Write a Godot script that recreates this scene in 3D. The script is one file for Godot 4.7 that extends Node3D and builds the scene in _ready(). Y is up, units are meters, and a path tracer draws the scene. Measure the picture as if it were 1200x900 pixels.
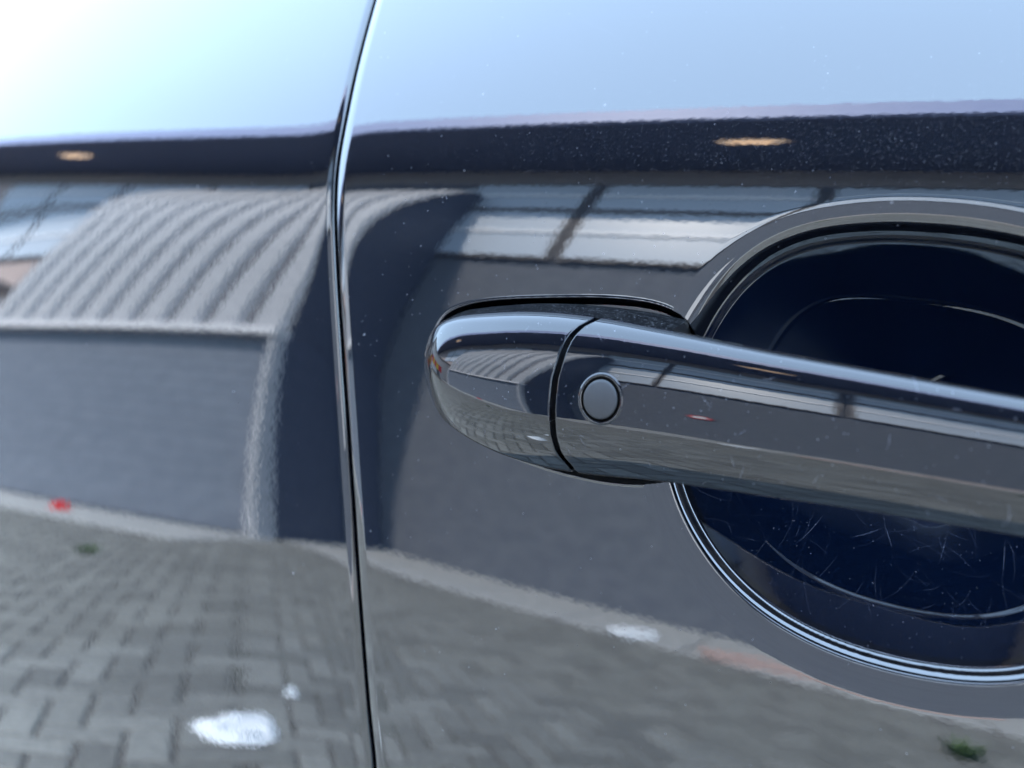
extends Node3D
# A close-up of a black car's door handle: what shows is mostly what the paint mirrors, so the yard across from the car stands here too.

const H0 = 0.95        # height of the handle above the pavement
var M := {}
var used := {}

# ------------------------------------------------------------------ names and tags
func numbered(n: String) -> String:
	if not used.has(n):
		used[n] = 0
		return n
	used[n] += 1
	return "%s_%03d" % [n, used[n]]

func tag(o: Node, label: String, category: String, group := "") -> void:
	o.set_meta("label", label)
	o.set_meta("category", category)
	if group != "":
		o.set_meta("group", group)

func base(called: String, at: Vector3, turn := 0.0) -> Node3D:
	var o := Node3D.new()
	o.name = numbered(called)
	add_child(o)
	o.position = at
	o.rotation.y = turn
	return o

func put(called: String, mesh: Mesh, mat: Material, parent: Node = self, at := Vector3.ZERO) -> MeshInstance3D:
	var o := MeshInstance3D.new()
	o.name = numbered(called) if parent == self else called
	o.mesh = mesh
	o.material_override = mat
	o.position = at
	parent.add_child(o, true)
	return o

func structure(o: Node) -> void:
	o.set_meta("kind", "structure")

# ------------------------------------------------------------------ mesh helpers
func array_mesh(v: PackedVector3Array, n: PackedVector3Array, uv: PackedVector2Array, idx: PackedInt32Array) -> ArrayMesh:
	var a := []
	a.resize(Mesh.ARRAY_MAX)
	a[Mesh.ARRAY_VERTEX] = v
	a[Mesh.ARRAY_NORMAL] = n
	if uv.size() == v.size():
		a[Mesh.ARRAY_TEX_UV] = uv
	a[Mesh.ARRAY_INDEX] = idx
	var m := ArrayMesh.new()
	m.add_surface_from_arrays(Mesh.PRIMITIVE_TRIANGLES, a)
	return m

# box with chamfered edges along y at the top (c) : pavers, slabs, boards
func chamfer_box(s: Vector3, c: float) -> ArrayMesh:
	var st := SurfaceTool.new()
	st.begin(Mesh.PRIMITIVE_TRIANGLES)
	st.set_smooth_group(-1)
	var h := s * 0.5
	var lo := [Vector3(-h.x, -h.y, -h.z), Vector3(h.x, -h.y, -h.z), Vector3(h.x, -h.y, h.z), Vector3(-h.x, -h.y, h.z)]
	var mi := [Vector3(-h.x, h.y - c, -h.z), Vector3(h.x, h.y - c, -h.z), Vector3(h.x, h.y - c, h.z), Vector3(-h.x, h.y - c, h.z)]
	var hi := [Vector3(-h.x + c, h.y, -h.z + c), Vector3(h.x - c, h.y, -h.z + c), Vector3(h.x - c, h.y, h.z - c), Vector3(-h.x + c, h.y, h.z - c)]
	var quad := func(a, b, cc, d):
		for p in [a, b, cc, a, cc, d]:
			st.add_vertex(p)
	quad.call(hi[0], hi[1], hi[2], hi[3])
	quad.call(lo[3], lo[2], lo[1], lo[0])
	for k in 4:
		var j: int = (k + 1) % 4
		quad.call(mi[j], mi[k], lo[k], lo[j])
		quad.call(hi[j], hi[k], mi[k], mi[j])
	st.generate_normals()
	return st.commit()

func bx(s: Vector3) -> BoxMesh:
	var b := BoxMesh.new()
	b.size = s
	return b

# outline in the x-y plane (anticlockwise), drawn out from z0 to z1
func prism(pts: Array, z0: float, z1: float) -> ArrayMesh:
	var st := SurfaceTool.new()
	st.begin(Mesh.PRIMITIVE_TRIANGLES)
	st.set_smooth_group(-1)
	var n := pts.size()
	for k in range(1, n - 1):
		for p in [pts[0], pts[k + 1], pts[k]]:
			st.add_vertex(Vector3(p.x, p.y, z1))
		for p in [pts[0], pts[k], pts[k + 1]]:
			st.add_vertex(Vector3(p.x, p.y, z0))
	for k in n:
		var a: Vector2 = pts[k]
		var b: Vector2 = pts[(k + 1) % n]
		for p in [Vector3(a.x, a.y, z0), Vector3(a.x, a.y, z1), Vector3(b.x, b.y, z1), Vector3(a.x, a.y, z0), Vector3(b.x, b.y, z1), Vector3(b.x, b.y, z0)]:
			st.add_vertex(p)
	st.generate_normals()
	return st.commit()

# grid of points rows x cols -> indices, optionally flipped
func grid_idx(rows: int, cols: int, flip: bool, wrap := false) -> PackedInt32Array:
	var idx := PackedInt32Array()
	var last := cols if wrap else cols - 1
	for i in rows - 1:
		for j in last:
			var j2 := (j + 1) % cols
			var a := i * cols + j
			var b := i * cols + j2
			var c := (i + 1) * cols + j2
			var d := (i + 1) * cols + j
			if flip:
				idx.append_array([a, c, b, a, d, c])
			else:
				idx.append_array([a, b, c, a, c, d])
	return idx

# ------------------------------------------------------------------ interpolation
func lin(xs: Array, ys: Array, x: float) -> float:
	if x <= xs[0]:
		return ys[0]
	for i in range(1, xs.size()):
		if x <= xs[i]:
			return lerpf(ys[i - 1], ys[i], (x - xs[i - 1]) / (xs[i] - xs[i - 1]))
	return ys[-1]

# linear table averaged over a window: a smooth curve through it
func soft_table(xs: Array, ys: Array, lo: float, step: float, n: int, width: float) -> PackedFloat64Array:
	var raw := PackedFloat64Array()
	var w := int(width / step)
	for i in n + 4 * w:
		raw.append(lin(xs, ys, lo + (i - 2 * w) * step))
	for pass_ in 2:
		var out := PackedFloat64Array()
		var acc := 0.0
		for i in raw.size():
			acc += raw[i]
			if i >= w:
				acc -= raw[i - w]
			if i >= w - 1:
				out.append(acc / w)
		raw = out
	var res := PackedFloat64Array()
	for i in n:
		res.append(raw[i + w])
	return res

func tab(t: PackedFloat64Array, lo: float, step: float, x: float) -> float:
	var f := clampf((x - lo) / step, 0.0, t.size() - 1.001)
	var i := int(f)
	return t[i] + (t[i + 1] - t[i]) * (f - i)

# ------------------------------------------------------------------ the door's skin
const Y0 = -0.66
const YS = 0.0005
const YN = 1760
var t_theta: PackedFloat64Array
var t_g: PackedFloat64Array
var t_gap: PackedFloat64Array

func build_tables() -> void:
	var ky := [-0.6, -0.35, -0.22, -0.15, -0.10, -0.05, 0.0, 0.03, 0.06, 0.075, 0.09, 0.12, 0.2, 0.3]
	var kt := [1.0, 4.0, 7.0, 9.4, 11.3, 13.6, 16.5, 19.0, 23.0, 26.5, 30.0, 36.0, 42.0, 44.0]
	t_theta = soft_table(ky, kt, Y0, YS, YN, 0.02)
	t_g = PackedFloat64Array()
	var acc := 0.0
	for i in YN:
		t_g.append(acc)
		if i < YN - 1:
			acc -= tan(deg_to_rad(0.5 * (t_theta[i] + t_theta[i + 1]))) * YS
	var at0 := tab(t_g, Y0, YS, 0.0)
	for i in YN:
		t_g[i] -= at0
	t_gap = soft_table(
		[-0.66, -0.30, -0.20, -0.1504, -0.1275, -0.0986, -0.0547, -0.0237, 0.0072, 0.0386, 0.0546, 0.071, 0.0945, 0.1195, 0.1426, 0.22],
		[-0.041, -0.041, -0.0415, -0.0433, -0.0481, -0.0533, -0.0616, -0.0684, -0.076, -0.0846, -0.0892, -0.0929, -0.0956, -0.0996, -0.1035, -0.117], Y0, YS, YN, 0.012)

func theta(y: float) -> float:
	return tab(t_theta, Y0, YS, y)

# height of the bare skin and its slopes: [z, dz/dx, dz/dy]
const RX = 5.0
func skin_z(x: float, y: float) -> float:
	var f := clampf((y - Y0) / YS, 0.0, YN - 1.001)
	var i := int(f)
	var u := f - i
	# cubic Hermite between table rows
	var m0 := -tan(deg_to_rad(t_theta[i])) * YS
	var m1 := -tan(deg_to_rad(t_theta[i + 1])) * YS
	var u2 := u * u
	var u3 := u2 * u
	var z := (2 * u3 - 3 * u2 + 1) * t_g[i] + (u3 - 2 * u2 + u) * m0 + (-2 * u3 + 3 * u2) * t_g[i + 1] + (u3 - u2) * m1
	z -= x * x / (2.0 * RX)
	var a := -x - 0.10
	if a > 0.0:
		var k := a * a / (a + 0.06) * 18.0      # degrees of extra lean towards the rear
		# lean is +1 below the shoulder and turns to -1 above it
		var yy := y - 0.05
		z -= deg_to_rad(k) * (-0.012 * (sqrt(yy * yy / (0.012 * 0.012) + 1.0) - 1.0) + 0.02) * smoothstep(-0.5, -0.12, y)
	return z

# ------------------------------------------------------------------ recess for the hand and pocket round the handle's end
const CX = 0.120
const CY = -0.002
var t_rim: PackedFloat64Array     # radius of the recess (mm) every degree, anticlockwise

func rim(x: float, y: float) -> float:
	return tab(t_rim, 0.0, 1.0, fposmod(rad_to_deg(atan2(y, x)), 360.0)) * 0.001
var t_cup: PackedFloat64Array     # depth against distance inside the rim
var t_cup_top: PackedFloat64Array
var t_lobe: PackedFloat64Array
var lobe := PackedVector2Array()

func cup_table(soft: float, from: float, edge: float, wall: float, bead: float, w1: float, w2: float, ring: float, ring_high: float, fs: Array, fm: Array) -> PackedFloat64Array:
	var t := PackedFloat64Array()
	var acc := 0.0
	for i in 800:                       # s from -10 mm, step 0.1 mm
		var s := -10.0 + i * 0.1
		var m := soft * smoothstep(from, edge - 0.5, s)
		if s > edge - 0.8:
			m = lerpf(soft, wall, smoothstep(edge - 1.0, edge + 1.8, s))
		if s > w1:
			m = lerpf(wall, fm[0], smoothstep(w1, w2, s))
		if s > w2:
			m = lin(fs, fm, s)
		acc += m * 0.1e-3
		t.append(acc - ring_high * exp(-pow((s - ring) / 0.75, 2.0)) - bead * exp(-pow((s - edge - 1.5) / 0.5, 2.0)))
	return t

func build_recess_tables() -> void:
	t_rim = soft_table([-30.0, 0.0, 30.0, 50.0, 70.0, 88.0, 107.0, 120.0, 130.0, 140.0, 150.0, 180.0, 200.0, 211.0, 225.0, 240.0, 257.0, 274.0, 288.0, 301.0, 330.0, 360.0, 390.0], [73.0, 74.0, 71.0, 64.0, 59.5, 58.3, 60.5, 64.0, 66.2, 67.0, 66.5, 66.0, 66.0, 65.0, 64.3, 63.8, 63.2, 64.0, 66.5, 70.0, 73.0, 74.0, 71.0], 0.0, 1.0, 362, 14.0)
	t_cup = cup_table(0.33, -8.5, 0.8, 2.9, 0.0, 1.9, 3.0, 14.0, 0.00013, [3.0, 14.0, 36.0, 50.0, 66.0], [0.66, 0.66, 0.52, 0.36, 0.0])
	t_cup_top = cup_table(0.95, -8.5, 4.5, 1.9, 0.0, 5.3, 6.9, 24.0, 0.00010, [6.9, 9.0, 14.0, 24.0, 38.0, 50.0, 66.0], [0.86, 0.81, 0.69, 0.54, 0.37, 0.24, 0.0])
	var acc := 0.0
	t_lobe = PackedFloat64Array()
	for i in 300:                       # s from -3 mm, step 0.05 mm
		var s := -3.0 + i * 0.05
		var m := 2.7 * smoothstep(-2.0, 0.8, s) * (1.0 - smoothstep(1.0, 2.4, s))
		acc += m * 0.05e-3
		t_lobe.append(acc - 0.0005 * exp(-pow((s + 0.9) / 0.55, 2.0)))
	# outline of the pocket, smoothed
	var pts := [[-0.0325, 0.0080], [-0.0320, 0.0150], [-0.0285, 0.0205], [-0.0210, 0.0240], [-0.0100, 0.0263], [0.0080, 0.0282], [0.0300, 0.0296], [0.0450, 0.0290], [0.0545, 0.0262], [0.0600, 0.0215], [0.0700, 0.0150],
		[0.0700, -0.0180], [0.0590, -0.0225], [0.0540, -0.0236], [0.0450, -0.0251], [0.0330, -0.0256], [0.0150, -0.0243], [-0.0050, -0.0206], [-0.0185, -0.0163], [-0.0275, -0.0090], [-0.0315, -0.0005]]
	var c := Curve2D.new()
	var n := pts.size()
	for i in n + 1:
		var p := Vector2(pts[i % n][0], pts[i % n][1])
		var q := Vector2(pts[(i + 1) % n][0], pts[(i + 1) % n][1])
		var o := Vector2(pts[(i + n - 1) % n][0], pts[(i + n - 1) % n][1])
		var t := (q - o) * 0.16
		c.add_point(p * 1000.0, -t * 1000.0, t * 1000.0)
	for k in 150:
		lobe.append(c.sample_baked(c.get_baked_length() * k / 150.0, true) * 0.001)
	for j in LH:
		for i in LW:
			t_sd.append(lobe_far(LX + i * LS, LY + j * LS))

const LX = -0.0375
const LY = -0.0335
const LS = 0.00028
const LW = 400
const LH = 250
var t_sd := PackedFloat64Array()

func lobe_sd(x: float, y: float) -> float:
	var fx := clampf((x - LX) / LS, 0.0, LW - 1.001)
	var fy := clampf((y - LY) / LS, 0.0, LH - 1.001)
	var i := int(fx)
	var j := int(fy)
	fx -= i
	fy -= j
	var k := j * LW + i
	return (t_sd[k] * (1.0 - fx) + t_sd[k + 1] * fx) * (1.0 - fy) + (t_sd[k + LW] * (1.0 - fx) + t_sd[k + LW + 1] * fx) * fy

func lobe_far(x: float, y: float) -> float:      # metres, positive inside
	var best := 1e9
	var inside := false
	var n := lobe.size()
	var ax := lobe[n - 1].x
	var ay := lobe[n - 1].y
	for i in n:
		var bx_ := lobe[i].x
		var by_ := lobe[i].y
		var ex := bx_ - ax
		var ey := by_ - ay
		var px := x - ax
		var py := y - ay
		var t := clampf((px * ex + py * ey) / (ex * ex + ey * ey), 0.0, 1.0)
		var dx := px - ex * t
		var dy := py - ey * t
		best = minf(best, dx * dx + dy * dy)
		if (ay > y) != (by_ > y) and x < ex * (y - ay) / ey + ax:
			inside = not inside
		ax = bx_
		ay = by_
	return sqrt(best) if inside else -sqrt(best)

func recess(x: float, y: float) -> float:       # depth of whatever is pressed in here
	var d := 0.0
	var rx := x - CX
	var ry := y - CY
	var rr := sqrt(rx * rx + ry * ry)
	if rr > 0.09:
		rr = 0.09
	var s := rim(rx, ry) - rr
	if s > -0.0095:
		d = lerpf(tab(t_cup, -10.0, 0.1, s * 1000.0), tab(t_cup_top, -10.0, 0.1, s * 1000.0), smoothstep(-0.45, 0.45, ry / maxf(rr, 0.001)))
	if x > -0.036 and x < 0.073 and y > -0.032 and y < 0.033:
		var sd := lobe_sd(x, y)
		if sd > -0.0028:
			var e := tab(t_lobe, -3.0, 0.05, sd * 1000.0)
			if d < 1e-6:
				return e
			# smooth maximum
			var k := clampf(minf(d, e), 1e-7, 0.0006)
			var h := clampf(0.5 + 0.5 * (d - e) / k, 0.0, 1.0)
			d = lerpf(e, d, h) + k * h * (1.0 - h)
	return d

func in_recess(x: float, y: float) -> bool:
	var rx := x - CX
	var ry := y - CY
	return sqrt(rx * rx + ry * ry) < rim(rx, ry) - 0.004

func door(left: bool) -> Array:                 # [panel mesh, recess mesh or null]
	var rows := PackedFloat64Array()
	var y := Y0 + 0.04
	while y < 0.20:
		rows.append(y)
		var st := 0.012
		if y > -0.25:
			st = 0.002
		if y > -0.078 and y < 0.075 and not left:
			st = 0.00035
			if y > -0.031 and y < 0.033:
				st = 0.00035
		y += st
	var g := 0.0002 if left else 0.0007
	# hemmed edge, from the flat towards the gap: turn against arc length (mm)
	var roll := []
	var es := 0.0
	var ed := 0.0
	var arc := 4.2 if left else 6.4
	for k in 27:
		var u := arc * k / 26.0
		var a := lin([0.0, 1.0, 2.6, 4.2], [0.0, 14.0, 40.0, 90.0], u) if left else lin([0.0, 1.0, 4.2, 5.0, 6.4], [0.0, 9.0, 15.0, 45.0, 90.0], u)
		roll.push_front([es, ed, deg_to_rad(a)])
		es += cos(deg_to_rad(a)) * arc / 26.0 * 0.001
		ed += sin(deg_to_rad(a)) * arc / 26.0 * 0.001
	var r := es
	roll.push_front([es, ed + 0.012, PI / 2])
	var cols := PackedFloat64Array()              # right: absolute x; left: distance from the edge
	if left:
		var s := 0.0
		while s < 1.0:
			s += 0.0015 if s < 0.03 else (0.004 if s < 0.42 else 0.03)
			cols.append(s)
	else:
		for k in 30:
			cols.append((k + 1) / 30.0)
		var x := -0.035
		while x < 1.0:
			x += 0.00035 if x < 0.205 else (0.006 if x < 0.25 else 0.04)
			cols.append(x)
	var nf := 0 if left else 30
	var nc := roll.size() + cols.size()
	var v := PackedVector3Array()
	var n := PackedVector3Array()
	var uv := PackedVector2Array()
	var inside := PackedByteArray()
	var e := 0.0002
	var sg := -1.0 if left else 1.0
	for yy in rows:
		var xe := tab(t_gap, Y0, YS, yy) + sg * g
		for j in nc:
			var x := 0.0
			var a := 0.0
			var extra := 0.0
			if j < roll.size():
				a = roll[j][2]
				x = xe + sg * (r - roll[j][0])
				extra = roll[j][1]
			elif left:
				x = xe - r - cols[j - roll.size()]
			else:
				var c := cols[j - roll.size()]
				x = lerpf(xe + r, -0.035, c) if j - roll.size() < nf else c
			# the skin dips a little towards its hemmed edge
			var dist := absf(x - xe)
			var dip := 0.00028 * exp(-dist / 0.0055)
			var z := skin_z(x, yy) - dip
			var zx := (skin_z(x + e, yy) - skin_z(x - e, yy)) / (2 * e) + sg * dip / 0.0055
			var zy := (skin_z(x, yy + e) - skin_z(x, yy - e)) / (2 * e)
			var hole := 0
			if not left and x > -0.037 and x < 0.21 and yy > -0.085 and yy < 0.082:
				var d := recess(x, yy)
				if absf(d) > 1e-7:
					z -= d
					zx -= (recess(x + e, yy) - recess(x - e, yy)) / (2 * e)
					zy -= (recess(x, yy + e) - recess(x, yy - e)) / (2 * e)
				if in_recess(x, yy):
					hole = 1
			var nn := Vector3(-zx, -zy, 1.0).normalized()
			if a > 0.0:
				nn = (nn * cos(a) + Vector3(-sg, 0, 0) * sin(a)).normalized()
			v.append(Vector3(x, yy, z - extra))
			n.append(nn)
			uv.append(Vector2((x + 0.46) / 0.7, (0.2 - yy) / 0.7))
			inside.append(hole)
	var idx := PackedInt32Array()
	var cup := PackedInt32Array()
	for i in rows.size() - 1:
		for j in nc - 1:
			var a := i * nc + j
			var b := a + 1
			var c := a + nc + 1
			var d := a + nc
			var q: Array = [a, b, c, a, c, d] if left else [a, c, b, a, d, c]
			if inside[a] and inside[b] and inside[c] and inside[d]:
				cup.append_array(q)
			else:
				idx.append_array(q)
	var panel := array_mesh(v, n, uv, idx)
	if left:
		return [panel, null]
	# the recess keeps only its own points
	var map := {}
	var v2 := PackedVector3Array()
	var n2 := PackedVector3Array()
	var uv2 := PackedVector2Array()
	var i2 := PackedInt32Array()
	for k in cup:
		if not map.has(k):
			map[k] = v2.size()
			v2.append(v[k])
			n2.append(n[k])
			uv2.append(Vector2((v[k].x - CX) / 0.15 + 0.5, 0.5 - (v[k].y - CY) / 0.15))
		i2.append(map[k])
	return [panel, array_mesh(v2, n2, uv2, i2)]

# ------------------------------------------------------------------ the handle
const HX0 = -0.034
const HT = 0.001
const HN = 545
var t_top: PackedFloat64Array
var t_bot: PackedFloat64Array
var t_front: PackedFloat64Array
var back := []
var back_low := []
var prof := []        # [v, w, beta] round the shell, from the back over the top to the front and the bottom
var t_w: PackedFloat64Array   # w against v over the front

func build_handle_tables() -> void:
	var ts := []
	for x in [-0.034, -0.0305, -0.026, -0.021, -0.008, 0.006, 0.02, 0.037, 0.06, 0.087, 0.108, 0.128, 0.146, 0.2, 0.235, 0.252]:
		ts.append(sqrt(x - HX0))
	t_top = soft_table(ts, [7.8, 17.8, 20.3, 22.4, 24.9, 26.9, 27.8, 27.7, 26.1, 23.7, 22.2, 20.6, 19.2, 15.0, 11.0, 9.0], 0.0, HT, HN, 0.022)
	t_bot = soft_table(ts, [6.2, -4.0, -8.2, -12.8, -16.7, -18.8, -19.3, -18.0, -15.0, -13.6, -12.6, -12.1, -11.8, -12.0, -10.0, -9.0], 0.0, HT, HN, 0.022)
	t_front = soft_table(ts, [1.0, 6.8, 11.0, 13.9, 18.5, 22.2, 24.9, 27.3, 29.4, 30.6, 31.1, 31.6, 32.0, 30.5, 22.0, -10.0], 0.0, HT, HN, 0.03)
	t_top[0] = 7.2
	t_bot[0] = 6.8
	# section: normal angle beta against v
	var vs := []
	var bs := []
	for p in [[-0.94, -17.0], [-0.23, 6.0], [0.32, 24.5], [0.64, 30.5], [0.72, 33.0], [0.87, 39.0]]:
		vs.append(p[0])
		bs.append(p[1])
	var front := []
	var w := 0.0
	var n := 48
	var vv := -0.94
	var dv := (0.87 + 0.94) / n
	for i in n + 1:
		var b := lin(vs, bs, vv)
		front.append([vv, w, b])
		w -= tan(deg_to_rad(lin(vs, bs, vv + dv * 0.5))) * dv
		vv += dv
	var peak := -1e9
	for p in front:
		peak = maxf(peak, p[1])
	for p in front:
		p[1] -= peak
	t_w = PackedFloat64Array()
	for p in front:
		t_w.append(p[1])
	# top corner: beta 39 -> 100, radius from the room left
	var last: Array = front[-1]
	var rt := (1.0 - 0.87) / (1.0 - sin(deg_to_rad(39.0)))
	var top := []
	for k in range(1, 13):
		var b := lerpf(39.0, 94.0, k / 12.0)
		top.append([last[0] + rt * (sin(deg_to_rad(b)) - sin(deg_to_rad(39.0))), last[1] + rt * (cos(deg_to_rad(b)) - cos(deg_to_rad(39.0))), b])
	var first: Array = front[0]
	var rb := 0.06 / (1.0 - sin(deg_to_rad(17.0)))
	var bot := []
	for k in range(1, 11):
		var b := lerpf(-17.0, -98.0, k / 10.0)
		bot.append([first[0] + rb * (sin(deg_to_rad(b)) + sin(deg_to_rad(17.0))), first[1] + rb * (cos(deg_to_rad(b)) - cos(deg_to_rad(17.0))), b])
	top.reverse()
	front.reverse()
	var wt: float = top[0][1]
	prof = top.duplicate()
	prof.append_array(front)
	prof.append_array(bot)
	back = [[0.2, wt - 0.42, 180.0], [0.6, wt - 0.40, 165.0], [0.90, wt - 0.22, 125.0], [0.985, wt - 0.05, 100.0], [1.0, wt + 0.004, 95.0]]
	back_low = [[-0.985, bot[-1][1] + 0.01, -98.0], [-0.95, bot[-1][1] - 0.08, -110.0], [-0.80, wt - 0.34, -140.0], [-0.5, wt - 0.42, -170.0], [0.2, wt - 0.42, -180.0]]

func hp(x: float, v: float, w: float) -> Vector3:
	var t := sqrt(maxf(x - HX0, 0.0))
	var a := tab(t_top, 0.0, HT, t) * 0.001
	var b := tab(t_bot, 0.0, HT, t) * 0.001
	var h := (a - b) * 0.5
	return Vector3(x, (a + b) * 0.5 + h * v, tab(t_front, 0.0, HT, t) * 0.001 + h * w)

func handle_z(x: float, y: float) -> float:     # front face of the shell there
	var t := sqrt(maxf(x - HX0, 0.0))
	var a := tab(t_top, 0.0, HT, t) * 0.001
	var b := tab(t_bot, 0.0, HT, t) * 0.001
	var h := (a - b) * 0.5
	var v := (y - (a + b) * 0.5) / h
	return tab(t_front, 0.0, HT, t) * 0.001 + h * tab(t_w, -0.94, 1.81 / 48.0, v)

func hn(x: float, k: int, inset: float) -> Array:     # [point, normal] of profile point k at x, pulled in by inset
	var p: Array = prof[k]
	var e := 0.0004 if x - HX0 > 0.0005 else 0.00002
	var x0 := maxf(x - e, HX0 + 1e-7)
	var tx := hp(x + e, p[0], p[1]) - hp(x0, p[0], p[1])
	var b := deg_to_rad(p[2])
	var tk := Vector3(0, -cos(b), sin(b))
	var n := tx.cross(tk)
	n = -n.normalized()
	if n.dot(Vector3(0, sin(b), cos(b))) < 0:
		n = -n
	return [hp(x, p[0], p[1]) - n * inset, n]

func seam(v: float) -> float:
	return lin([-1.1, -0.9, -0.78, -0.69, -0.47, -0.11, 0.26, 0.58, 0.72, 0.81, 0.91, 0.99, 1.1], [0.0345, 0.0318, 0.0293, 0.0279, 0.0264, 0.0256, 0.0253, 0.0263, 0.0272, 0.0283, 0.0304, 0.0335, 0.036], v)

func shell(cap: bool) -> ArrayMesh:
	var v := PackedVector3Array()
	var n := PackedVector3Array()
	var uv := PackedVector2Array()
	var np := prof.size()
	var r := 0.0007
	var cols := []          # [kind, value]
	if cap:
		for i in 70:
			cols.append([0, (i + 0.02) / 69.0])
	else:
		cols.append([3, 0.0])
	if cap:
		for a in [0.2, 0.4, 0.6, 0.8, 1.0]:
			cols.append([1, a])
		cols.append([2, 0.0])
	else:
		for a in [1.0, 0.8, 0.6, 0.4, 0.2]:
			cols.append([4, a])
		for i in 150:
			cols.append([5, i / 149.0])
	for c in cols:
		for k in np:
			var s := seam(prof[k][0])
			var x := 0.0
			var inset := 0.0
			var a := 0.0
			var sx := 1.0
			match c[0]:
				0:
					x = HX0 + (s - 0.0009 - r - HX0) * c[1] * c[1]
				1:
					a = c[1] * PI / 2
					x = s - 0.0009 - r + r * sin(a)
					inset = r * (1.0 - cos(a))
				2:
					a = PI / 2
					x = s - 0.0009
					inset = 0.004
				3:
					a = PI / 2
					x = s + 0.0009
					inset = 0.004
					sx = -1.0
				4:
					a = c[1] * PI / 2
					x = s + 0.0009 + r - r * sin(a)
					inset = r * (1.0 - cos(a))
					sx = -1.0
				5:
					x = lerpf(s + 0.0009 + r, 0.252, c[1])
			var q := hn(x, k, inset)
			var nn: Vector3 = q[1]
			if a > 0.0:
				nn = (nn * cos(a) + Vector3(sx, 0, 0) * sin(a)).normalized()
			v.append(q[0])
			n.append(nn)
			uv.append(Vector2((x + 0.05) / 0.3, 0.5 - q[0].y / 0.3))
	return array_mesh(v, n, uv, grid_idx(cols.size(), np, true, false))

# matt inner side of the grip
func grip_back() -> ArrayMesh:
	var v := PackedVector3Array()
	var n := PackedVector3Array()
	var all := back.duplicate()
	all.append_array(prof)
	all.append_array(back_low)
	var keep := prof
	prof = all
	var idx := PackedInt32Array()
	var np := all.size()
	var cols := 60
	for i in cols:
		var x := lerpf(0.036, 0.252, i / (cols - 1.0))
		for k in np:
			var inside := k >= back.size() and k < np - back_low.size()
			var q := hn(x, k, 0.0012 if inside else 0.0002)
			v.append(q[0])
			n.append(q[1])
	prof = keep
	return array_mesh(v, n, PackedVector2Array(), grid_idx(cols, np, true, true))

# the black carrier behind the shell: seen as a dusty ledge above it and through the seam
func carrier(ledge: bool) -> ArrayMesh:
	var v := PackedVector3Array()
	var idx := PackedInt32Array()
	var cols := 40
	var ring := []
	for i in cols:
		var x := lerpf(-0.0312, 0.0575, pow(i / (cols - 1.0), 1.3))
		var e0: Array = prof[0]
		var a := hp(x, e0[0] - 0.012, e0[1] + 0.02)
		var b := hp(x, -0.97, prof[-1][1] + 0.03)
		var bk := skin_z(x, 0.02) - 0.0075
		var span := a.z - bk
		var fade := smoothstep(0.0575, 0.046, x)
		var pts := [Vector3(x, a.y - 0.006, bk - 0.002), Vector3(x, a.y - 0.004, bk + span * 0.12), Vector3(x, a.y + 0.0006 * fade, bk + span * 0.26), Vector3(x, a.y + 0.0010 * fade, bk + span * 0.5), Vector3(x, a.y + 0.0003, bk + span * 0.85), a,
			hp(x, 0.86, e0[1] - 0.05), hp(x, 0.55, -0.52), hp(x, 0.0, -0.30), hp(x, -0.6, -0.30), hp(x, -0.9, -0.34), Vector3(x, b.y, b.z), Vector3(x, b.y - 0.001, bk - 0.002)]
		ring.append(pts)
	var st := SurfaceTool.new()
	st.begin(Mesh.PRIMITIVE_TRIANGLES)
	st.set_smooth_group(0)
	for i in cols - 1:
		for k in range(0 if ledge else 5, 5 if ledge else 12):
			var a: Vector3 = ring[i][k]
			var b: Vector3 = ring[i + 1][k]
			var c: Vector3 = ring[i + 1][k + 1]
			var d: Vector3 = ring[i][k + 1]
			for p in [a, b, c, a, c, d]:
				st.add_vertex(p)
	for i in ([] if ledge else [0, cols - 1]):
		for k in range(1, 12):
			var tri: Array = [ring[i][0], ring[i][k + 1], ring[i][k]] if i == 0 else [ring[i][0], ring[i][k], ring[i][k + 1]]
			for p in tri:
				st.add_vertex(p)
	st.generate_normals()
	return st.commit()

# a disc or ring that lies on the shell's curved front; profile is [radius, height] in mm
func on_handle(profile: Array, ox: float, oy: float) -> ArrayMesh:
	var st := SurfaceTool.new()
	st.begin(Mesh.PRIMITIVE_TRIANGLES)
	st.set_smooth_group(0)
	var seg := 64
	var pt := func(k: int, j: int) -> Vector3:
		var a := TAU * j / seg
		var rr: float = profile[k][0] * 0.001
		var x := ox + cos(a) * rr * 0.97
		var y := oy + sin(a) * rr
		return Vector3(x, y, handle_z(x, y) + profile[k][1] * 0.001)
	for k in profile.size() - 1:
		for j in seg:
			var a: Vector3 = pt.call(k, j)
			var b: Vector3 = pt.call(k + 1, j)
			var c: Vector3 = pt.call(k + 1, j + 1)
			var d: Vector3 = pt.call(k, j + 1)
			var tri := [a, c, b, a, d, c]
			for p in tri:
				st.add_vertex(p)
	st.index()
	st.generate_normals()
	return st.commit()

# ------------------------------------------------------------------ materials
func mat(c: Color, rough: float, spec := 0.5, metal := 0.0) -> StandardMaterial3D:
	var m := StandardMaterial3D.new()
	m.albedo_color = c.linear_to_srgb()
	m.roughness = rough
	m.metallic_specular = spec
	m.metallic = metal
	return m

func noise_tex(freq: float, size: int, ramp: Array, seed_ := 1, oct := 4) -> NoiseTexture2D:
	var n := FastNoiseLite.new()
	n.seed = seed_
	n.frequency = freq
	n.fractal_octaves = oct
	var t := NoiseTexture2D.new()
	t.noise = n
	t.width = size
	t.height = size
	t.seamless = true
	var g := Gradient.new()
	g.colors = PackedColorArray([ramp[0].linear_to_srgb(), ramp[1].linear_to_srgb()])
	g.offsets = PackedFloat32Array([0.25, 0.75])
	t.color_ramp = g
	return t

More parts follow.
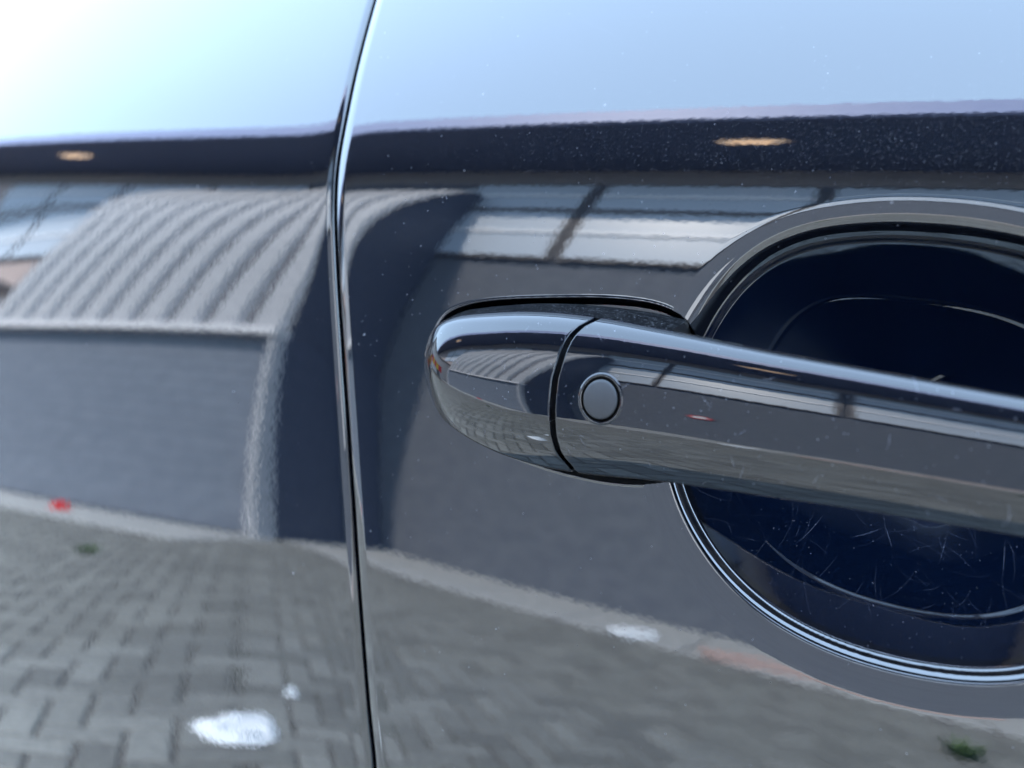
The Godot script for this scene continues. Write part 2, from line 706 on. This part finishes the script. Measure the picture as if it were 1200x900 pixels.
func grainy(c1: Color, c2: Color, rough: float, metres: float, seed_: int, freq := 0.02) -> StandardMaterial3D:
	var m := mat(Color(1, 1, 1), rough)
	m.albedo_texture = noise_tex(freq, 512, [c1, c2], seed_)
	m.uv1_triplanar = true
	m.uv1_world_triplanar = true
	m.uv1_scale = Vector3.ONE / metres
	return m

func normal_noise(freq: float, strength: float, seed_: int, size := 512) -> NoiseTexture2D:
	var n := FastNoiseLite.new()
	n.seed = seed_
	n.frequency = freq
	n.fractal_octaves = 2
	var t := NoiseTexture2D.new()
	t.noise = n
	t.width = size
	t.height = size
	t.seamless = true
	t.as_normal_map = true
	t.bump_strength = strength
	return t

func speck(img: Image, x: int, y: int, r: float, c: Color) -> void:
	var k := int(ceil(r))
	for dy in range(-k, k + 1):
		for dx in range(-k, k + 1):
			var f := clampf(r + 0.5 - sqrt(dx * dx + dy * dy), 0.0, 1.0)
			if f > 0.0:
				var px := posmod(x + dx, img.get_width())
				var py := posmod(y + dy, img.get_height())
				img.set_pixel(px, py, img.get_pixel(px, py).lerp(c, f))

func scratch(img: Image, p: Vector2, a: float, bend: float, length: float, c: Color, strength: float) -> void:
	var n := int(length)
	for i in n:
		p += Vector2(cos(a), sin(a))
		a += bend / n
		var f := strength * sin(PI * (i + 0.5) / n)
		var x := posmod(int(p.x), img.get_width())
		var y := posmod(int(p.y), img.get_height())
		img.set_pixel(x, y, img.get_pixel(x, y).lerp(c, f))

func paint(img: Image, seed_: int, freq: float, size: int, spec := 0.7071) -> StandardMaterial3D:
	var m := mat(Color(1, 1, 1), 0.02, spec)
	m.albedo_texture = ImageTexture.create_from_image(img)
	m.normal_enabled = true
	m.normal_texture = normal_noise(freq, 8.0, seed_, size)
	m.normal_scale = 0.0014
	m.uv1_scale = Vector3.ONE
	return m

func build_materials() -> void:
	var rng := RandomNumberGenerator.new()
	rng.seed = 7
	var black := Color(0.0019, 0.0025, 0.0045).linear_to_srgb()
	var dust := Color(0.30, 0.30, 0.32).linear_to_srgb()
	# door skin: 0.7 m over 2048 texels
	var img := Image.create(2048, 2048, false, Image.FORMAT_RGB8)
	img.fill(black)
	for k in 13000:
		var x := rng.randf_range(-0.46, 0.24)
		var y := rng.randf_range(-0.3, 0.2)
		var keep := 0.10
		if x > -0.09:
			keep = 0.18 + 0.5 * exp(-pow((y - 0.02) / 0.05, 2.0))
		if rng.randf() < keep:
			speck(img, int((x + 0.46) / 0.7 * 2048), int((0.2 - y) / 0.7 * 2048), rng.randf_range(0.3, 0.9) if rng.randf() < 0.96 else 1.3, dust * rng.randf_range(0.12, 0.8))
	for k in 34000:                     # the dust that has settled along the shoulder
		var x := rng.randf_range(-0.33, 0.24)
		var y := 0.078 + rng.randfn() * 0.010
		if rng.randf() < clampf(0.15 + (x + 0.09) * 2.0, 0.06, 0.75):
			speck(img, int((x + 0.46) / 0.7 * 2048), int((0.2 - y) / 0.7 * 2048), rng.randf_range(0.05, 0.5) if rng.randf() < 0.99 else 0.9, dust * rng.randf_range(0.05, 0.45))
	for k in 40:
		scratch(img, Vector2(rng.randf() * 2048, rng.randf() * 1400), rng.randf() * TAU, rng.randfn() * 0.4, rng.randf_range(20, 90), dust, 0.16)
	M.paint = paint(img, 3, 0.09, 2048)
	# recess: 0.15 m over 1024 texels, scratched by fingernails
	var im2 := Image.create(1024, 1024, false, Image.FORMAT_RGB8)
	im2.fill(Color(0.0012, 0.0030, 0.0090).linear_to_srgb())
	for k in 280:
		var p := Vector2(rng.randf_range(60, 960), rng.randf_range(540, 860))
		scratch(im2, p, rng.randfn() * 0.5 + (PI / 2 if rng.randf() < 0.45 else 0.3), rng.randfn() * 0.7, rng.randf_range(20, 130), dust, rng.randf_range(0.05, 0.3))
	for k in 9:
		scratch(im2, Vector2(rng.randf_range(300, 900), rng.randf_range(560, 760)), PI / 2 + rng.randfn() * 0.5, rng.randfn() * 0.3, rng.randf_range(30, 90), dust, 0.5)
	for k in 1300:
		speck(im2, rng.randi_range(0, 1023), rng.randi_range(470, 1000), rng.randf_range(0.0, 0.9), dust * rng.randf_range(0.2, 1.0))
	M.recess = paint(im2, 4, 0.08, 512)
	# handle shell: 0.3 m over 1024
	var im3 := Image.create(1024, 1024, false, Image.FORMAT_RGB8)
	im3.fill(black)
	for k in 700:
		speck(im3, rng.randi_range(0, 900), rng.randi_range(400, 570), rng.randf_range(0.0, 0.7), dust * rng.randf_range(0.2, 0.9))
	for k in 50:
		scratch(im3, Vector2(rng.randf() * 800, rng.randf_range(420, 560)), rng.randf() * TAU, rng.randfn() * 0.3, rng.randf_range(5, 24), dust, 0.4)
	M.shell = paint(im3, 5, 0.08, 1024, 0.55)
	# textured black plastic under dust
	var im4 := Image.create(512, 512, false, Image.FORMAT_RGB8)
	im4.fill(Color(0.0012, 0.0014, 0.002).linear_to_srgb())
	for k in 5200:
		speck(im4, rng.randi() % 512, rng.randi() % 512, rng.randf_range(0.6, 2.6), dust * rng.randf_range(0.05, 0.6))
	M.carrier = mat(Color(1, 1, 1), 0.85)
	M.carrier.albedo_texture = ImageTexture.create_from_image(im4)
	M.carrier.uv1_triplanar = true
	M.carrier.uv1_scale = Vector3.ONE / 0.05
	M.carrier.metallic_specular = 0.15
	M.plastic = mat(Color(0.004, 0.004, 0.005), 0.55, 0.3)
	M.rubber = mat(Color(0.004, 0.004, 0.005), 0.45)
	M.button = mat(Color(0.014, 0.0155, 0.0185), 0.38, 0.5)
	M.button.normal_enabled = true
	M.button.normal_texture = normal_noise(0.12, 10.0, 11)
	M.button.normal_scale = 0.35
	M.button.uv1_triplanar = true
	M.button.uv1_scale = Vector3.ONE / 0.012
	M.groove_shade = mat(Color(0.001, 0.001, 0.001), 0.8, 0.1)  # black stands for the shade inside the groove
	M.glass = mat(Color(0.006, 0.007, 0.008), 0.02)
	M.inner = mat(Color(0.004, 0.004, 0.004), 0.9)
	# the yard
	M.sand = grainy(Color(0.05, 0.047, 0.042), Color(0.10, 0.095, 0.085), 0.95, 0.6, 21)
	M.paver = []
	for k in 5:
		var b: float = [0.16, 0.20, 0.22, 0.25, 0.18][k]
		M.paver.append(grainy(Color(b * 0.78, b * 0.83, b * 0.80), Color(b * 1.13, b * 1.18, b * 1.12), 0.85, 0.35, 30 + k))
	M.sunlit_ground = grainy(Color(0.33, 0.345, 0.345), Color(0.45, 0.465, 0.46), 0.9, 1.3, 41)  # paler tone stands for sunlit ground at the wall foot
	M.white_metal = grainy(Color(0.68, 0.67, 0.68), Color(0.76, 0.75, 0.76), 0.45, 2.0, 42)
	M.rib = grainy(Color(0.40, 0.405, 0.42), Color(0.54, 0.54, 0.56), 0.5, 1.4, 52)
	M.groove_clad = mat(Color(0.13, 0.135, 0.15), 0.7)
	M.roller = grainy(Color(0.16, 0.19, 0.235), Color(0.19, 0.22, 0.27), 0.5, 3.0, 43)
	M.dark_clad = grainy(Color(0.05, 0.065, 0.10), Color(0.07, 0.085, 0.125), 0.55, 2.0, 44)
	M.hall_wall = grainy(Color(0.105, 0.122, 0.15), Color(0.135, 0.152, 0.18), 0.8, 2.5, 45)
	M.hall_upper = grainy(Color(0.24, 0.215, 0.20), Color(0.29, 0.265, 0.25), 0.8, 2.5, 46)
	M.render = grainy(Color(0.40, 0.33, 0.31), Color(0.50, 0.42, 0.40), 0.9, 2.0, 47)
	M.added_pale_render = grainy(Color(0.62, 0.58, 0.55), Color(0.72, 0.68, 0.64), 0.9, 2.0, 51)
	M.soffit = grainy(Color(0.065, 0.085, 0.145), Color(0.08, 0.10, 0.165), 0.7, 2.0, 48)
	M.fascia = grainy(Color(0.31, 0.37, 0.62), Color(0.37, 0.43, 0.68), 0.5, 2.0, 49)
	M.pane = mat(Color(0.52, 0.60, 0.70), 0.35)
	M.rail = mat(Color(0.82, 0.86, 0.92), 0.4)
	M.frame = mat(Color(0.12, 0.12, 0.125), 0.5)
	M.timber = grainy(Color(0.42, 0.31, 0.28), Color(0.58, 0.44, 0.40), 0.85, 0.5, 50)
	M.paper = mat(Color(0.84, 0.90, 0.95), 0.7)
	M.red = mat(Color(0.62, 0.03, 0.03), 0.5)
	M.yellow = mat(Color(0.75, 0.45, 0.03), 0.5)
	M.white = mat(Color(0.8, 0.8, 0.8), 0.5)
	M.leaf = mat(Color(0.06, 0.12, 0.03), 0.7)
	M.leaf.backlight_enabled = true
	M.leaf.backlight = Color(0.1, 0.16, 0.04)
	M.lamp = mat(Color(0.5, 0.45, 0.40), 0.6)
	M.lamp.emission_enabled = true
	M.lamp.emission = Color(1.0, 0.86, 0.72)
	M.lamp.emission_energy_multiplier = 0.4
	M.pipe = mat(Color(0.05, 0.05, 0.055), 0.5)

# ------------------------------------------------------------------ the scene
func _ready() -> void:
	# camera: a phone held 26 cm from the door, looking down and along the car
	var psi := deg_to_rad(26.0)
	var pit := deg_to_rad(15.5)
	var fwd := Vector3(-sin(psi) * cos(pit), -sin(pit), -cos(psi) * cos(pit))
	var cam := Camera3D.new()
	cam.name = "camera"
	cam.near = 0.02
	cam.far = 400.0
	cam.fov = 53.130
	add_child(cam)
	cam.position = Vector3(0, H0, 0) - fwd * 0.265
	cam.look_at(Vector3(0, H0, 0))
	var lens := CameraAttributesPhysical.new()
	lens.frustum_focal_length = 24.0
	lens.frustum_focus_distance = 0.25
	lens.frustum_near = 0.02
	lens.frustum_far = 400.0
	lens.exposure_aperture = 5.6
	cam.attributes = lens
	cam.current = true
	var env := Environment.new()
	env.background_mode = Environment.BG_SKY
	var sky := Sky.new()
	var sm := ProceduralSkyMaterial.new()
	sm.sky_top_color = Color(0.68, 0.80, 0.945)
	sm.sky_horizon_color = Color(0.70, 0.82, 0.90)
	sm.sky_curve = 0.16
	sm.energy_multiplier = 1.25
	sm.ground_horizon_color = Color(0.55, 0.56, 0.56)
	sm.ground_bottom_color = Color(0.3, 0.3, 0.3)
	sm.sun_angle_max = 30.0
	sm.sun_curve = 0.12
	sky.sky_material = sm
	env.sky = sky
	env.tonemap_mode = Environment.TONE_MAPPER_LINEAR
	env.tonemap_exposure = 9.0
	env.sdfgi_enabled = true
	env.ssao_enabled = true
	env.ssil_enabled = true
	var we := WorldEnvironment.new()
	we.name = "world_environment"
	we.environment = env
	add_child(we)
	var sun := DirectionalLight3D.new()
	sun.name = "sun"
	sun.light_energy = 0.75
	sun.light_color = Color(1.0, 0.965, 0.92)
	sun.light_angular_distance = 0.5
	sun.shadow_enabled = true
	add_child(sun)
	sun.look_at_from_position(Vector3(-2.8, 9.0, -8.0), Vector3.ZERO)

	build_materials()
	build_ground()
	build_hall()
	build_bay()
	build_added_outbuilding()
	build_small_things()
	build_car()

func build_ground() -> void:
	var gm := PlaneMesh.new()
	gm.size = Vector2(300, 300)
	var g := put("ground", gm, M.sand, self, Vector3(0, -0.006, 0))
	structure(g)
	var pv := base("pavement", Vector3.ZERO)
	structure(pv)
	var mesh := chamfer_box(Vector3(0.216, 0.06, 0.108) - Vector3(0.008, 0, 0.008), 0.006)
	var rng := RandomNumberGenerator.new()
	rng.seed = 5
	var a := deg_to_rad(43.5)
	var ux := Vector3(cos(a), 0, sin(a))
	var uz := Vector3(-sin(a), 0, cos(a))
	var all := []
	for p in range(-110, 111):
		for q in range(-110, 111):
			var k := posmod(p - q, 4)
			if k != 0 and k != 3:
				continue
			var c := ux * ((p + (1.0 if k == 0 else 0.5)) * 0.108) + uz * ((q + (0.5 if k == 0 else 1.0)) * 0.108)
			if c.x < -9.5 or c.x > 3.5 or c.z < -0.2 or c.z > 5.2 or (c.x < -4.7 and c.z > 4.05):
				continue
			all.append([c.distance_to(Vector3(-0.75, 0, 1.35)), c, k])
	all.sort_custom(func(m, n): return m[0] < n[0])
	var mm := MultiMesh.new()
	mm.transform_format = MultiMesh.TRANSFORM_3D
	mm.use_colors = true
	mm.mesh = mesh
	mm.instance_count = all.size() - 300
	for i in all.size():
		var c: Vector3 = all[i][1]
		var b := Basis(Vector3.UP, -a + (0.0 if all[i][2] == 0 else PI / 2) + rng.randfn() * 0.012)
		b = b * Basis.from_euler(Vector3(rng.randfn() * 0.008, 0, rng.randfn() * 0.008))
		var t := Transform3D(b, c + Vector3(0, -0.03 + rng.randfn() * 0.0012, 0))
		if i < 300:
			var o := put("paver", mesh, M.paver[rng.randi() % 5], pv)
			o.transform = t
		else:
			mm.set_instance_transform(i - 300, t)
			var f := rng.randf_range(0.8, 1.2)
			mm.set_instance_color(i - 300, Color(f, f * 0.99, f * 0.97))
	var far := MultiMeshInstance3D.new()
	far.name = "paver_field"
	far.multimesh = mm
	var fm: StandardMaterial3D = M.paver[1].duplicate()
	fm.vertex_color_use_as_albedo = true
	far.material_override = fm
	far.set_meta("kind", "stuff")
	pv.add_child(far)
	# sunlight on the ground along hall and bay, put in as paler slabs
	var sunlit_base := base("sunlit_strip", Vector3(0, 0, 7.5))
	structure(sunlit_base)
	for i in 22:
		var o := put("sunlit_slab", chamfer_box(Vector3(0.985, 0.08, 1.75), 0.01), M.sunlit_ground, sunlit_base)
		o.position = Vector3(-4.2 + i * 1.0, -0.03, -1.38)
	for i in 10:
		var o := put("sunlit_slab", chamfer_box(Vector3(0.985, 0.08, 0.9), 0.01), M.sunlit_ground, sunlit_base)
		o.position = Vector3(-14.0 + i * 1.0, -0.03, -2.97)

func window_unit(parent: Node3D, x0: float, x1: float) -> void:
	var w := x1 - x0
	var cx := (x0 + x1) * 0.5
	var f := put("window", bx(Vector3(w + 0.2, 3.4, 0.12)), M.frame, parent, Vector3(cx, 8.05, -0.07))
	for r in [[-1.62, 0.12], [0.34, 1.62]]:
		var hh: float = r[1] - r[0]
		put("pane", bx(Vector3(w, hh, 0.03)), M.pane, f, Vector3(0, (r[0] + r[1]) * 0.5, -0.06))
		put("rail", bx(Vector3(w, 0.13, 0.05)), M.rail, f, Vector3(0, (r[0] + r[1]) * 0.5 + 0.02, -0.09))

func build_hall() -> void:
	var hall := base("industrial_hall", Vector3(0, 0.119, 7))
	tag(hall, "long grey industrial hall across the yard with dark canopy and high windows", "building")
	hall.scale = Vector3.ONE * 0.875
	put("wall", bx(Vector3(26.0, 10.3, 0.3)), M.hall_wall, hall, Vector3(0.8, 4.75, 0.15))
	put("wall", bx(Vector3(30.0, 10.3, 0.3)), M.render, hall, Vector3(-27.2, 4.75, 0.15))
	put("upper_wall", bx(Vector3(56.0, 0.95, 0.34)), M.hall_upper, hall, Vector3(-14.2, 10.38, 0.15))
	put("canopy_soffit", bx(Vector3(70.0, 0.2, 2.7)), M.soffit, hall, Vector3(-14.2, 10.96, -1.3))
	put("fascia", bx(Vector3(70.0, 1.0, 0.12)), M.fascia, hall, Vector3(-14.2, 11.36, -2.71))
	put("roof", bx(Vector3(70.0, 0.3, 14.0)), M.hall_upper, hall, Vector3(-14.2, 11.3, 7.2))
	for u in [[-24.8, -21.4], [-21.1, -17.8], [-17.5, -14.2], [-13.9, -10.6], [-6.4, -4.15], [-3.85, -0.55], [-0.25, 3.1]]:
		window_unit(hall, u[0], u[1])
	put("sliding_door", bx(Vector3(2.2, 5.2, 0.1)), M.white_metal, hall, Vector3(4.6, 4.2, -0.06))
	for k in 2:
		var p := CylinderMesh.new()
		p.top_radius = 0.09
		p.bottom_radius = 0.09
		p.height = 9.8
		put("drainpipe", p, M.pipe, hall, Vector3(6.1 + k * 0.9, 4.9, -0.12))
	for k in 2:
		var grow: float = [1.3, 2.1][k]
		var l := base("canopy_lamp", Vector3([-1.4, -17.5][k], 9.62, 5.56))
		tag(l, ["right one of two round canopy lamps, mirrored above the hand recess", "left one of two round canopy lamps, mirrored on the rear door"][k], "lamp", "round lamps under the canopy")
		var c := CylinderMesh.new()
		c.top_radius = 0.31
		c.bottom_radius = 0.29
		c.height = 0.08
		c.radial_segments = 40
		put("lamp_disc", c, M.lamp, l, Vector3(0, -0.04, 0)).scale = Vector3(1.2, 1, 0.27) * Vector3(grow, 1, grow)
		var ring := TorusMesh.new()
		ring.inner_radius = 0.30
		ring.outer_radius = 0.33
		put("lamp_rim", ring, M.frame, l, Vector3(0, -0.03, 0)).scale = Vector3(1.2, 1, 0.27) * Vector3(grow, 1, grow)
		var om := AreaLight3D.new()
		om.name = "lamp_light"
		om.light_color = Color(1.0, 0.8, 0.6)
		om.light_energy = 0.012
		om.area_size = Vector2(0.56, 0.11)
		om.area_range = 14.0
		om.shadow_enabled = true
		om.position = Vector3(0, -0.09, 0)
		om.rotation_degrees.x = -90
		l.add_child(om)

func build_added_outbuilding() -> void:
	var ob := base("added_outbuilding", Vector3(-17.5, 0, 1.5))  # unseen, added pale so the edge of the door gap mirrors something bright
	tag(ob, "added low pale outbuilding with a dark door, out of view at the far left, a bright surface for the door gap edge to mirror", "building")
	put("wall", bx(Vector3(3.0, 4.2, 11.0)), M.added_pale_render, ob, Vector3(0, 2.1, 0))
	put("roof", chamfer_box(Vector3(3.5, 0.25, 11.5), 0.05), M.hall_upper, ob, Vector3(0, 4.325, 0))
	put("door", bx(Vector3(0.06, 2.2, 1.1)), M.frame, ob, Vector3(1.51, 1.1, 2.0))
	for k in 2:
		var w := put("window", bx(Vector3(0.06, 1.1, 1.3)), M.rail, ob, Vector3(1.51, 2.0, -0.5 - k * 2.2))
		put("pane", bx(Vector3(0.03, 0.94, 1.14)), M.glass, w, Vector3(0.03, 0, 0))

func build_bay() -> void:
	var bay := base("loading_bay", Vector3(-8.6, 0, 5))
	tag(bay, "box-like loading bay with a grey roller door under pale ribbed cladding", "building")
	# front at z = 0 of the bay, x from -3.4 to 3.5
	var path := [Vector2(2.75, 0), Vector2(4.6, 0), Vector2(5.4, 0.1), Vector2(6.1, 0.3), Vector2(6.8, 0.66), Vector2(7.4, 1.08), Vector2(7.9, 1.5)]
	var side := [Vector2(1.94, 0.0), Vector2(1.94, 7.9)]
	for k in range(path.size() - 1, -1, -1):
		side.append(Vector2(path[k].y + 0.14, path[k].x))
	side.append(Vector2(0.14, 0.0))
	for x in [3.2, -3.5]:
		var sw := put("side_wall", prism(side, -0.1, 0.1), M.dark_clad, bay, Vector3(x, 0, 0))
		sw.rotation.y = -PI / 2
	put("side_plinth", prism([Vector2(3.25, 0), Vector2(3.92, 0), Vector2(3.34, 2.7), Vector2(3.25, 2.7)], 0.12, 1.93), M.dark_clad, bay)
	var backing := sweep(path, 7.0, 7.0, 0.04)
	put("backing", backing, M.groove_clad, bay, Vector3(-0.15, 0, 0.13))
	var rib := sweep(path, 0.53, 0.40, 0.11)
	for i in 10:
		put("cladding_rib", rib, M.rib, bay, Vector3(3.06 - i * 0.69, 0, 0.1))
	put("lintel", bx(Vector3(7.0, 0.12, 0.26)), M.white_metal, bay, Vector3(-0.15, 2.69, 0.02))
	for k in 14:
		var grow := 0.64 * (1.0 - (0.1 + k * 0.188) / 2.7)
		var s := put("door_slat", chamfer_box(Vector3(6.72 + grow, 0.05, 0.1868), 0.003), M.roller, bay)
		s.rotation_degrees.x = -90
		s.position = Vector3(-0.15 + grow * 0.5, 0.1 + k * 0.188, 0.12)
	put("door_post", prism([Vector2(3.88, 0), Vector2(3.95, 0), Vector2(3.33, 2.64), Vector2(3.26, 2.64)], -0.06, 0.12), M.rib, bay)
	put("door_post", bx(Vector3(0.14, 2.63, 0.2)), M.white_metal, bay, Vector3(-3.55, 1.315, 0.0))

# a strip w0 wide (w1 on its outer face) and t thick that follows a path of (height, depth)
func sweep(path: Array, w0: float, w1: float, t: float) -> ArrayMesh:
	var st := SurfaceTool.new()
	st.begin(Mesh.PRIMITIVE_TRIANGLES)
	st.set_smooth_group(-1)
	var rows := []
	var n := path.size()
	for k in n:
		var d: Vector2 = (path[mini(k + 1, n - 1)] - path[maxi(k - 1, 0)]).normalized()
		var o := Vector3(0, d.y, -d.x) * t      # outward: towards the car and up
		var p := Vector3(0, path[k].x, path[k].y)
		rows.append([p + Vector3(-w0 / 2, 0, 0), p + o + Vector3(-w1 / 2, 0, 0), p + o + Vector3(w1 / 2, 0, 0), p + Vector3(w0 / 2, 0, 0)])
	for k in n - 1:
		for j in 3:
			var a: Vector3 = rows[k][j]
			var b: Vector3 = rows[k][j + 1]
			var c: Vector3 = rows[k + 1][j + 1]
			var e: Vector3 = rows[k + 1][j]
			for q in [a, b, c, a, c, e]:
				st.add_vertex(q)
	st.generate_normals()
	return st.commit()

func scrap(at: Vector3, rx: float, rz: float, turn: float, seed_: int, label: String) -> void:
	var rng := RandomNumberGenerator.new()
	rng.seed = seed_
	var st := SurfaceTool.new()
	st.begin(Mesh.PRIMITIVE_TRIANGLES)
	st.set_smooth_group(-1)
	var n := 14
	var rim := []
	var mid := []
	for k in n:
		var a := TAU * k / n
		var f := rng.randf_range(0.75, 1.15)
		rim.append(Vector3(cos(a) * rx * f, 0.004, sin(a) * rz * f))
		mid.append(Vector3(cos(a) * rx * f * 0.55, rng.randf_range(0.012, 0.035), sin(a) * rz * f * 0.55))
	for k in n:
		var j := (k + 1) % n
		for p in [rim[k], rim[j], mid[j], rim[k], mid[j], mid[k], mid[k], mid[j], Vector3(0, 0.02, 0)]:
			st.add_vertex(p)
	st.generate_normals()
	var o := put("paper_scrap", st.commit(), M.paper, self, at)
	o.rotation.y = turn
	M.paper.cull_mode = BaseMaterial3D.CULL_DISABLED
	tag(o, label, "litter", "white scraps lying on the pavers")

func tuft(at: Vector3, r: float, n: int, seed_: int, label: String) -> void:
	var rng := RandomNumberGenerator.new()
	rng.seed = seed_
	var st := SurfaceTool.new()
	st.begin(Mesh.PRIMITIVE_TRIANGLES)
	for k in n:
		var a := rng.randf() * TAU
		var d := Vector3(cos(a), 0, sin(a))
		var p := d * r * 0.5 * rng.randf()
		var tip := p + d * r * rng.randf_range(0.3, 0.9) + Vector3(0, r * rng.randf_range(0.3, 0.9), 0)
		var s := d.cross(Vector3.UP) * r * 0.12
		for q in [p - s, tip, p + s]:
			st.add_vertex(q)
	st.generate_normals()
	M.leaf.cull_mode = BaseMaterial3D.CULL_DISABLED
	var o := put("weed_tuft", st.commit(), M.leaf, self, at)
	tag(o, label, "weed", "weeds between the pavers")

func build_small_things() -> void:
	scrap(Vector3(-1.27, 0.0, 1.33), 0.07, 0.125, -0.71, 3, "larger white scrap on the pavers close to the rear door")
	scrap(Vector3(-1.42, 0.0, 1.67), 0.025, 0.03, 0.0, 4, "tiny white scrap beside the larger one on the pavers")
	scrap(Vector3(-1.15, 0.012, 5.6), 0.20, 0.42, 0.0, 5, "white scrap on the pavers halfway to the hall, reflected under the handle")
	tuft(Vector3(0.9, 0, 4.0), 0.14, 70, 2, "green weed growing between pavers below the hand recess")
	tuft(Vector3(-4.1, 0, 3.05), 0.10, 45, 3, "green weed near the loading bay, reflected on the rear door")
	# a weathered plank on the ground in front of the hall
	var pl := put("timber_plank", chamfer_box(Vector3(2.2, 0.07, 0.24), 0.008), M.timber, self, Vector3(0.45, 0.047, 5.75))
	pl.rotation.y = -0.42
	tag(pl, "weathered pinkish timber plank lying on the strip coloured as sunlit ground in front of the hall", "plank")
	# round sign with a red ring
	var sg := base("round_sign", Vector3(-2.0, 0, 6.8))
	tag(sg, "small round white sign with a red ring on the hall wall", "sign")
	var d := CylinderMesh.new()
	d.top_radius = 0.2
	d.bottom_radius = 0.2
	d.height = 0.02
	var disc := put("sign_face", d, M.red, sg, Vector3(0, 2.5, 0.12))
	disc.rotation_degrees.x = 90
	var d2 := CylinderMesh.new()
	d2.top_radius = 0.13
	d2.bottom_radius = 0.13
	d2.height = 0.02
	var inner := put("sign_centre", d2, M.white, sg, Vector3(0, 2.5, 0.108))
	inner.rotation_degrees.x = 90
	# wedge at the foot of the roller door
	var pm := PrismMesh.new()
	pm.size = Vector3(0.17, 0.10, 0.13)
	pm.left_to_right = 0.0
	var ck := put("wheel_chock", pm, M.red, self, Vector3(-6.6, 0.06, 4.5))
	tag(ck, "red wheel chock at the foot of the grey roller door", "chock")
	# striped barrier board to the left, caught by the tip of the handle
	var br := base("barrier_board", Vector3(-7.0, 0, 0.9), PI / 2)
	tag(br, "red and yellow barrier board standing far left along the car", "barrier")
	for k in 5:
		put("stripe", bx(Vector3(0.5, 0.6, 0.05)), M.red if k % 2 == 0 else M.yellow, br, Vector3(-1.0 + k * 0.5, 1.35, 0))
	for s in [-0.9, 0.9]:
		put("post", bx(Vector3(0.08, 1.05, 0.08)), M.frame, br, Vector3(s, 0.525, 0.0))

func build_car() -> void:
	build_tables()
	build_recess_tables()
	build_handle_tables()
	var car := base("car", Vector3(0, 0, -0.9))
	tag(car, "glossy black car with dusty paint, seen close at its door handle", "car")
	var at := Vector3(0, H0, 0.9)
	var f := door(false)
	var front := put("front_door", f[0], M.paint, car, at)
	front.set_meta("label", "black door right of the gap, carrying the handle")
	var rear := put("rear_door", door(true)[0], M.paint, car, at)
	rear.set_meta("label", "black door left of the gap, with the ribbed bay mirrored in it")
	put("hand_recess", f[1], M.recess, front)
	put("handle_ledge", carrier(true), M.carrier, front)
	put("handle_carrier", carrier(false), M.rubber, front)
	put("handle_end_cap", shell(true), M.shell, front)
	put("handle_grip", shell(false), M.shell, front)
	put("grip_back", grip_back(), M.plastic, front)
	var bxp := 0.0412
	var byp := 0.0068
	put("lock_button_shade_ring", on_handle([[5.0, 0.07], [7.1, 0.07]], bxp, byp), M.groove_shade, front)  # flat black ring painted for the shaded groove, nothing is cut in
	put("lock_button_bezel", on_handle([[6.35, 0.03], [6.5, 0.12], [6.75, 0.28], [6.9, 0.30], [7.1, 0.22], [7.4, 0.02]], bxp, byp), M.shell, front)
	put("lock_button", on_handle([[0.0, 0.75], [1.5, 0.735], [3.0, 0.68], [4.2, 0.60], [4.9, 0.53], [5.2, 0.46], [5.4, 0.36], [5.52, 0.18], [5.55, 0.0]], bxp, byp), M.button, front)
	# rubber strip deep in the gap
	var v := PackedVector3Array()
	var n := PackedVector3Array()
	var rows := 120
	for i in rows:
		var y := lerpf(-0.61, 0.195, i / (rows - 1.0))
		var xg := tab(t_gap, Y0, YS, y)
		for k in 2:
			var x := xg + (k - 0.5) * 0.016
			v.append(Vector3(x, y, skin_z(x, y) - 0.0125))
			n.append(Vector3(0, 0, 1))
	put("door_seal", array_mesh(v, n, PackedVector2Array(), grid_idx(rows, 2, true)), M.rubber, car, at)
	# the rest of the side, out of the frame
	put("inner_light_block", bx(Vector3(1.9, 0.72, 0.5)), M.inner, car, Vector3(0, 0.74, 0.46))  # added dark box that keeps light out of the door gap
	put("sill", chamfer_box(Vector3(2.05, 0.14, 0.6), 0.04), M.rubber, car, Vector3(0, 0.27, 0.62))
	for k in 2:
		var gl := put("side_window", bx(Vector3(0.98, 0.42, 0.012)), M.glass, car, Vector3([-0.62, 0.42][k], 1.32, 0.66))
		gl.rotation_degrees.x = -28
	for x in [-1.0, -0.1, 0.94]:
		var pl := put("window_pillar", chamfer_box(Vector3(0.1, 0.46, 0.03), 0.004), M.rubber, car, Vector3(x, 1.315, 0.655))
		pl.rotation_degrees.x = -28
	put("roof", chamfer_box(Vector3(2.05, 0.06, 1.1), 0.02), M.shell, car, Vector3(0, 1.525, 0.03))
